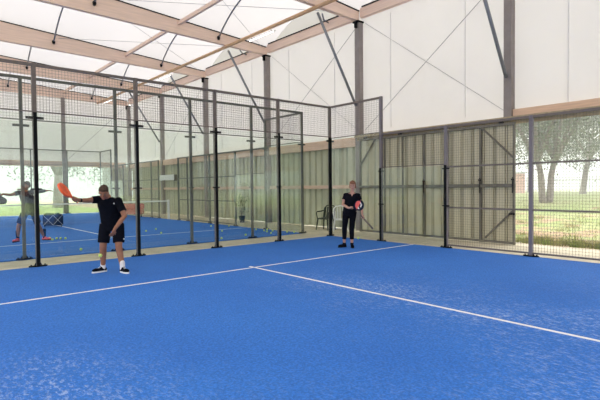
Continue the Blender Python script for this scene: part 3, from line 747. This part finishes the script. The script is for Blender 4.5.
dz = V((0, 0, .012)); limb(b, [shL-dz+V((.01, 0, 0)), sc-V((0, 0, .02)), shR-dz-V((.01, 0, 0))], [.052, .08, .052]); chain_flat(b, [sc, shL-dz+V((.008, 0, 0)), shL*.5+elL*.5], [.056, .051, .051]); chain_flat(b, [sc, shR-dz-V((.008, 0, 0)), shR*.5+elR*.5], [.056, .051, .051])
ts = fused('top', b, M['cloth'], wo, .008, 3)
q = MB(); q.prism([(-.05, 0), (.05, 0), (0, -.085)], (.068, -.135, 1.315), (1, 0, 0), (0, -.0, 1), (0, .03, 0)); sub(q.build('neckline', M['skin2'], wo, world=False), ts)
b = MB(); elltube(b, [((.01, 0, .76), .15, .11, 0), ((.01, 0, .85), .162, .122, 0), ((.01, 0, .92), .155, .115, 0)])
for hp, k_, a_ in ((hipL, kL, aL), (hipR, kR, aR)): chain_flat(b, [hp, k_, k_*.7+a_*.3+V((0, .02, 0)), k_*.28+a_*.72], [.088, .062, .060, .048])
fused('leggings', b, M['cloth'], wo, .008, 3)
shoe(wo, aL, (-.75, -.6), .95, 0, M['cloth'], 'black'); shoe(wo, aR, (.1, -1), .95, 0, M['cloth'], 'black')
racket(tow(wo, hcL), 'round padel racket with coral, white and navy face held in front of the woman', towd(wo, AL), towd(wo, (-.45, -.85, .1)), M['navy'], M['navy'], M['rubber'],
       pattern=[(M['coral'], [(-.11, -.02), (-.07, -.085), (0, -.112), (.08, -.08), (.03, -.01), (-.01, .02), (-.04, .085), (-.09, .065)]), (M['white'], [(-.06, .075), (.02, .105), (.07, .05), (.04, .03), (.0, .065), (-.05, .045)]), (M['white'], [(.02, -.02), (.09, .0), (.08, -.045), (.03, -.05)])])
racket(tow(wo, hcR), 'slim grey racket seen edge-on, hanging from the woman\'s lower hand', towd(wo, AR), towd(wo, (.62, 0, .55)), M['steel'], M['steel'], M['rubber'])

# ---- the player on the far court
LX = (-7.12, 5.25)
lm = empty('person', (*LX, 0), 'player in grey shirt and navy shorts behind the glass at the left, arms spread', 'person', rz=view_basis(*LX))
hipL, hipR = V((-.115, 0, .87)), V((.085, 0, .87)); kL, kR = V((-.30, -.05, .47)), V((.19, -.02, .47)); aL, aR = V((-.335, 0, .10)), V((.345, .06, .10))
shL, shR = V((-.28, 0, 1.42)), V((.09, 0, 1.44)); sc = V((-.09, 0, 1.38)); nk = V((-.09, 0, 1.50)); hd = V((-.085, -.01, 1.62))
elL, wrL = V((-.48, -.10, 1.36)), V((-.66, -.16, 1.39)); elR, wrR = V((.28, -.02, 1.46)), V((.46, -.02, 1.475))
B = MB()
elltube(B, [((-.01, 0, .80), .165, .115, 0), ((-.02, 0, .95), .16, .12, 0), ((-.05, 0, 1.15), .165, .12, 0), ((-.08, 0, 1.32), .175, .115, 0), ((-.09, 0, 1.43), .12, .08, 0)])
limb(B, [nk-V((0, 0, .06)), nk, hd-V((0, 0, .03))], [.07, .056, .052]); limb(B, [shL, sc, shR], [.056, .08, .056])
for hp, k_, a_ in ((hipL, kL, aL), (hipR, kR, aR)):
    limb(B, [hp, k_, k_*.7+a_*.3+V((0, .02, 0)), a_], [.090, .060, .060, .038]); limb(B, [a_, a_-V((0, 0, .04))], [.036, .034])
limb(B, [shL, elL, elL*.6+wrL*.4, wrL], [.055, .040, .038, .027]); limb(B, [shR, elR, elR*.6+wrR*.4, wrR], [.055, .040, .038, .027])
hcP = wrL+V((-.06, -.03, -.03)); AP = V((.05, -.2, -.95)).normalized(); grip_hand(B, wrL, hcP, AP)
open_hand(B, wrR, (1, 0, .02), (0, .2, -1), 1, 1, .3)
head(lm, B, hd, (-.75, -.6, -.1), (0, 0, 1), 1, M['hair'])
fused('body', B, M['skin'], lm, .008, 3)
b = MB()
elltube(b, [((-.01, 0, .86), .18, .135, 0), ((-.02, 0, .98), .178, .138, 0), ((-.05, 0, 1.15), .180, .138, 0), ((-.08, 0, 1.31), .19, .13, 0), ((-.09, 0, 1.41), .13, .09, 0), ((-.09, 0, 1.455), .08, .07, 0)])
limb(b, [shL, sc, shR], [.072, .095, .072]); chain_flat(b, [sc, shL, shL*.5+elL*.5], [.08, .074, .066]); chain_flat(b, [sc, shR, shR*.04+elR*.96, elR*.3+wrR*.7], [.08, .074, .060, .045])
fused('shirt', b, M['grey_cloth'], lm, .010, 3)
b = MB(); elltube(b, [((-.01, 0, .76), .17, .12, 0), ((-.01, 0, .84), .18, .13, 0), ((-.01, 0, .92), .175, .13, 0)])
for hp, k_ in ((hipL, kL), (hipR, kR)): chain_flat(b, [hp+V((0, 0, .02)), hp*.5+k_*.5, hp*.12+k_*.88], [.10, .105, .095])
fused('shorts', b, M['navy'], lm, .010, 3)
for a, t_ in ((aL, (-.6, -.8)), (aR, (.8, -.5))):
    b = MB(); limb(b, [a+V((0, 0, .20)), a-V((0, 0, .03))], [.052, .043]); fused('sock', b, M['navy'], lm, .009, 1)
    shoe(lm, a, t_, 1.05, 0, M['coral'], 'black')
racket(tow(lm, hcP)+towd(lm, (0, 0, 0)), 'dark padel racket held low by the player behind the glass', towd(lm, (.10, -.5, -.42)), towd(lm, (.1, -.5, .86)), M['grey_cloth'], M['cloth'], M['rubber'])

# ------------------------------------------------------------------ balls
def ballobj(x, y, z, label, group=None):
    b = MB(); b.ball((x, y, z), .033, 16, 12); n0 = len(b.f); b.mi = 1
    pts = []
    for k in range(33):
        t = 2*math.pi*k/32; a_, bb = .75, .25; q = V((a_*math.cos(t)+bb*math.cos(3*t), a_*math.sin(t)-bb*math.sin(3*t), 2*math.sqrt(a_*bb)*math.sin(2*t))).normalized()*.0332
        pts.append(V((x, y, z))+q)
    b.tube(pts, .0016, 5)
    return tag(b.build('padel_ball', [M['ball'], M['white']], smooth=True), label, 'ball', group)
ballobj(*tow(man, (-.195, -.28, .34)), 'yellow-green ball in the air beside the man\'s shin')
ballobj(-.12, -1.25, .033, 'yellow-green ball lying behind the woman by the court edge')
ballobj(-6.68, 1.9, .033, 'yellow-green ball just beyond the glass behind the man')
for x, y, d in ((-3.53, 5.55, 'just right of the man, leftmost of three'), (-2.95, 6.05, 'right of the man, farthest of three'), (-3.45, 4.5, 'right of the man, nearest of three'),
             (-.87, 5.72, 'halfway to the corner, just left of a black post'), (-1.68, 3.57, 'near the middle of the back glass'), (-.39, 5.19, 'by the side wall below the potted plant'),
             (-2.89, 1.6, 'right at the foot of the back glass'), (-1.84, 1.9, 'near the back glass, left of the corner cluster')):
    ballobj(x, y, .033, 'yellow-green ball on the far court '+d, 'balls scattered on the far court')
for x, y, d in ((-.54, 3.18, 'farthest back'), (-.57, 2.66, 'second farthest back'), (-.72, 2.29, 'in the middle, leftward'), (-.22, 2.95, 'against the side glass'), (-.94, 1.78, 'leftmost'), (-.32, 1.72, 'second nearest to the corner post'), (-.18, 1.52, 'nearest to the corner post'), (-.40, 2.40, 'in the middle, rightward')):
    ballobj(x, y, .033, 'yellow-green ball of the corner cluster on the far court, '+d, 'balls in the far court corner')
for x, y, d in ((-6.57, 5.47, 'farthest back of'), (-6.45, 5.2, 'leftmost front of'), (-6.36, 5.11, 'second from right of'), (-6.25, 5.01, 'rightmost of'), (-6.62, 4.95, 'nearest of')):
    ballobj(x, y, .033, f'yellow-green ball at the far player\'s feet, {d} the five', 'balls beside the far player')

# ------------------------------------------------------------------ chairs, bench, cart, signs
def chair(x, y, rz, m, label):
    o = empty('plastic_chair', (x, y, -.02), label, 'chair', rz=rz)
    def P(a): return a
    b = MB(); b.box((-.22, -.22, .40), (.22, .20, .425)); b.box((-.22, -.235, .38), (.22, -.215, .42)); b.build('seat', m, o, world=False, bevel=.008)
    b = MB()
    for i in range(5): xx = -.17+.085*i; b.bar((xx, .20, .43), (xx*1.08, .29, .80), .072, .018)
    b.tube([(-.22, .19, .42), (-.23, .28, .76), (-.15, .31, .84), (0, .32, .86), (.15, .31, .84), (.23, .28, .76), (.22, .19, .42)], .02, 8); b.build('backrest', m, o, world=False)
    for sx_, sy_ in ((-1, -1), (1, -1), (-1, 1), (1, 1)):
        MB().bar((sx_*.20, sy_*.19, .40), (sx_*.25, sy_*.24, 0), .05, .04, w2=.03, h2=.028).build('leg', m, o, world=False)
    for s_ in (-1, 1):
        MB().tube([(s_*.215, -.20, .40), (s_*.25, -.22, .60), (s_*.25, -.16, .645), (s_*.25, .1, .65), (s_*.235, .27, .68)], .02, 8).build('armrest', m, o, world=False, smooth=True)
    return o
chair(1.45, 1.72, -1.35, M['dgreen'], 'dark plastic armchair against the corrugated wall, left of the white chair')
chair(1.45, .98, -.75, M['white'], 'white plastic armchair behind the woman')

bc = empty('ball_cart', (-5.3, 10.6, 0), 'navy cloth ball cart with white crossed straps standing on the far court', 'cart', rz=-.25)
b = MB(); b.box((-.36, -.20, .06), (.36, .20, .50)); b.build('basket', M['navy'], bc, world=False, bevel=.03)
b = MB()
for x0 in (-.34, .0):
    b.bar((x0, -.215, .08), (x0+.34, -.215, .48), .018, .010); b.bar((x0+.34, -.222, .08), (x0, -.222, .48), .018, .010)
b.build('strap', M['white'], bc, world=False)
b = MB()
for k in range(14): b.ball((R.uniform(-.28, .28), R.uniform(-.12, .12), .51), R.uniform(.04, .07), 8, 6)
b.build('cover', M['hedge'], bc, world=False)
for sx_ in (-.3, .3):
    for sy_ in (-.16, .16): MB().bar((sx_, sy_, 0), (sx_, sy_, .08), .03, n=8).build('leg', M['black'], bc, world=False)

rb = empty('padded_bench', (-1.08, 14.6, 0), 'low red padded bench on the far court beyond the net', 'bench', rz=-.65)
MB().box((-1.1, -.25, .16), (1.1, .25, .40)).build('seat', M['red'], rb, world=False, bevel=.04)
MB().box((-1.1, .17, .40), (1.1, .27, .72)).build('backrest', M['red'], rb, world=False, bevel=.04)
for a in (-.95, .95):
    for c in (-.18, .18): MB().box((a-.03, c-.03, 0), (a+.03, c+.03, .17)).build('leg', M['black'], rb, world=False)

sg = empty('wall_sign', (1.98, 15.7, 1.95), 'blank white sign board on the corrugated wall beyond the net', 'sign')
MB().box((1.955, 14.75, 1.98), (1.985, 16.65, 2.30)).build('board', M['white'], sg); MB().box((1.985, 14.8, 1.95), (2.2, 14.85, 2.3)).box((1.985, 16.5, 1.95), (2.2, 16.55, 2.3)).build('bracket', M['dframe'], sg)
# leafy pot by the wall
pl = empty('potted_plant', (1.35, 6.9, -.02), 'spindly green potted plant beside the corrugated wall', 'plant')
MB().bar((1.35, 6.9, -.02), (1.35, 6.9, .28), .20, n=14, w2=.28, h2=.28).build('pot', M['dgreen'], pl)
b = MB(); 
for k in range(5): b.tube([(1.35, 6.9, .25), (1.35+R.uniform(-.1, .1), 6.9+R.uniform(-.1, .1), .6), (1.35+R.uniform(-.2, .2), 6.9+R.uniform(-.25, .25), 1.0)], .01, 5)
b.build('stem', M['bark'], pl)
b = MB()
for k in range(220):
    c = V((1.35+R.gauss(0, .13), 6.9+R.gauss(0, .17), R.uniform(.4, 1.2))); a = V((R.gauss(0, 1), R.gauss(0, 1), R.gauss(0, .6))).normalized(); x, y = basis(a)
    b.add([c, c+a*.05+x*.02, c+a*.11, c+a*.05-x*.02], [(0, 1, 2, 3)])
b.build('foliage', M['hedge'], pl)

# ------------------------------------------------------------------ outside: trees, fence, buildings, grass
def tree(x, y, base, H, tr, spread, crown, nleaf, lm_, label, lean=(0, 0), forks=5, z0=2.6, seed=1, cc=None, double=False):
    Rr = random.Random(seed)
    root = empty('tree', (x, y, base), label, 'tree', 'trees outside the hall')
    b = MB(); o = V((x, y, base-.1)); starts = []
    stems = [(-.11, .09), (.11, -.09)] if double else [(0, 0)]
    tips = []
    for sx_, sy_ in stems:
        p = [o+V((sx_*.5, sy_*.5, 0)), o+V((sx_*1.2, sy_*1.2, .3)), o+V((sx_*1.6+lean[0]*.4, sy_*1.8+lean[1]*.4, z0*.6)), o+V((sx_*3+lean[0], sy_*3+lean[1], z0))]
        k = .72 if double else 1
        b.tube(p, 0, 12, [tr*1.35*k, tr*k, tr*.85*k, tr*.72*k]); starts.append(p[-1]); tips.append(p[2])
    ends = []
    for s_ in starts:
        for i in range(forks):
            an = 2*math.pi*(i+Rr.random()*.6)/forks; dl = V((math.cos(an), math.sin(an), 0)); ln = spread*(.5+.45*Rr.random())
            q1 = s_+dl*ln*.35+V((0, 0, (H-z0)*.35)); q2 = s_+dl*ln*.8+V((0, 0, (H-z0)*(.55+.2*Rr.random()))); q0 = s_-V((0, 0, .3))
            b.tube([q0, q1, q2], 0, 8, [tr*.5, tr*.3, tr*.1]); ends += [q1, q2]
            for j in range(3):
                an2 = an+Rr.uniform(-.9, .9); dl2 = V((math.cos(an2), math.sin(an2), 0)); e = q1+dl2*ln*.6+V((0, 0, Rr.uniform(-.2, 1.2)))
                b.tube([q1, (q1+e)/2+V((0, 0, .2)), e], 0, 6, [tr*.22, tr*.14, tr*.05]); ends.append(e)
    b.build('trunk', M['bark'], root, smooth=True)
    L = MB(); vs = L.v; fs = L.f
    cl = []
    for e in ends:
        for j in range(3): cl.append((e+V((Rr.gauss(0, .5), Rr.gauss(0, .5), Rr.gauss(.15, .4)))*1.0, Rr.uniform(.35, .8)*crown))
    for j in range(int(80*spread/4)):
        an = Rr.uniform(0, 6.28); q = Rr.random()**.5*spread*1.0
        cl.append((V((x+math.cos(an)*q, y+math.sin(an)*q, base+z0-.35+Rr.random()**1.3*(H-z0))), Rr.uniform(.5, .95)*crown))
    for k in range(nleaf):
        c, rd = Rr.choice(cl); g = V((Rr.gauss(0, 1), Rr.gauss(0, 1), Rr.gauss(0, .8))); g = g.normalized()*rd*1.25*Rr.random()**.5
        p = c+g; a = V((Rr.gauss(0, 1), Rr.gauss(0, 1), Rr.gauss(-.2, .8))).normalized(); X, _ = basis(a); s_ = Rr.uniform(.10, .19)*(H/8)
        L.add([p, p+a*s_*.5+X*s_*.28, p+a*s_, p+a*s_*.5-X*s_*.28], [(0, 1, 2, 3)])
    L.build('foliage', M[lm_], root)
    return root
def ray(px, py, depth):
    d = f*1.0+rr*((px-300)/FPX)+uu*((200-py)/FPX); return V((-10.0526, -10.2627, 1.5005))+d*depth
p = ray(546, 197, 21.5); tree(p.x, p.y, gz(p.x, p.y), 7.0, .21, 3.8, 1.15, 30000, 'leaf', 'big double-trunked tree on the grass outside the doorway', (0, 0), 6, 2.3, 3, double=True)
p = ray(583, 195, 29); tree(p.x, p.y, gz(p.x, p.y), 8.5, .18, 4.8, 1.3, 30000, 'leaf', 'slimmer tree further back to the right outside the doorway', (.2, -.3), 6, 2.6, 5)
p = ray(612, 195, 26); tree(p.x, p.y, gz(p.x, p.y), 8, .18, 4.0, 1.2, 18000, 'leaf', 'tree at the right edge of the doorway view', (0, 0), 5, 3.0, 8)
p = ray(530, 195, 36); tree(p.x, p.y, gz(p.x, p.y), 8.5, .18, 4.2, 1.3, 18000, 'leaf2', 'pale tree behind the double-trunked one', (0, 0), 5, 3.2, 9)
tree(.4, 33.9, gz(.4, 33.9), 12, .40, 6.5, 1.3, 12000, 'leaf2', 'large tree seen through the glass beyond the far gable', (.1, 0), 7, 3.0, 11)
tree(7.5, 37, gz(7.5, 37), 9.5, .28, 4.6, 1.3, 10000, 'leaf2', 'smaller tree to the right of the large one beyond the gable', (0, 0), 5, 2.5, 12)
# pale boundary wall and faded pink gate pillar
def along(px, d): q = ray(px, 190, d); return V((q.x, q.y, 0))
A_, B_ = along(505, 42), along(640, 34)
bw = empty('picket_fence', ((A_+B_)/2).to_tuple(), 'pale grey picket fence beyond the trees outside the doorway', 'fence')
d_ = (B_-A_); n_ = int(d_.length/.22); zb = .3
b = MB()
for k in range(n_+1): q = A_+d_*k/n_; b.bar(q+V((0, 0, -.2)), q+V((0, 0, 2.2)), .05)
b.build('picket', M['palewall'], bw)
MB().bar(A_+V((0, 0, 1.9)), B_+V((0, 0, 1.9)), .06, .10).bar(A_+V((0, 0, .9)), B_+V((0, 0, .9)), .06, .10).build('rail', M['palewall'], bw)
q = along(519, 33); gp = empty('gate_pillar', q.to_tuple(), 'faded pink pillar beyond the grass beside the corrugated door edge', 'pillar', rz=.5)
MB().box((-.35, -.35, -.2), (.35, .35, 2.3)).build('shaft', M['pinkwall'], gp, world=False, bevel=.02); MB().box((-.42, -.42, 2.3), (.42, .42, 2.42)).build('cap', M['palewall'], gp, world=False, bevel=.02)

b = MB(); Rg = random.Random(4)
def blades(n, fx, fy, h):
    for k in range(n):
        x = fx(); y = fy(); z = gz(x, y)
        hh = h*Rg.uniform(.5, 1.3); an = Rg.uniform(0, 6.28); dx = math.cos(an)*.006; dy = math.sin(an)*.006; lx = Rg.gauss(0, .3)*hh; ly = Rg.gauss(0, .3)*hh
        b.add([(x-dx, y-dy, z-.01), (x+dx, y+dy, z-.01), (x+lx, y+ly, z+hh)], [(0, 1, 2)])
def tuft(tx, ty, n, rad, h):
    for k in range(n):
        x = tx+Rg.gauss(0, rad); y = ty+Rg.gauss(0, rad)
        if x > 2.3:
            z = gz(x, y); hh = h*Rg.uniform(.3, 1.2); an = Rg.uniform(0, 6.28); dx = math.cos(an)*.006; dy = math.sin(an)*.006
            b.add([(x-dx, y-dy, z-.01), (x+dx, y+dy, z-.01), (x+Rg.gauss(0, .3)*hh, y+Rg.gauss(0, .3)*hh, z+hh)], [(0, 1, 2)])
for _ in range(110): tuft(Rg.uniform(2.5, 11), Rg.uniform(-12, 2), 80, .16, .13)
for _ in range(70): tuft(Rg.uniform(2.35, 2.9), Rg.uniform(-11, -4.4), 110, .12, .20)
blades(26000, lambda: 2.35+11*Rg.random()**1.4, lambda: Rg.uniform(-12, 6), .06)
tag(b.build('grass', M['blade']), 'short green and straw-coloured grass outside the doorway', 'grass', kind='stuff')

# morning mist hanging over the meadow
hz = bpy.data.materials.new('mist'); hz.use_nodes = True; n = hz.node_tree.nodes; n.remove(n['Principled BSDF'])
vs_ = n.new('ShaderNodeVolumeScatter'); vs_.inputs['Color'].default_value = (.97, .98, 1, 1); vs_.inputs['Density'].default_value = .017; vs_.inputs['Anisotropy'].default_value = .2
hz.node_tree.links.new(vs_.outputs[0], n['Material Output'].inputs['Volume'])
tag(MB().box((4.5, -40, -1), (45.5, 63, 16)).build('mist', hz), 'pale mist over the meadow outside the doorway', 'mist', kind='stuff')
tag(MB().box((-40, 24, -1), (4.4, 63, 16)).build('mist', hz), 'pale mist over the meadow beyond the far gable', 'mist', kind='stuff')
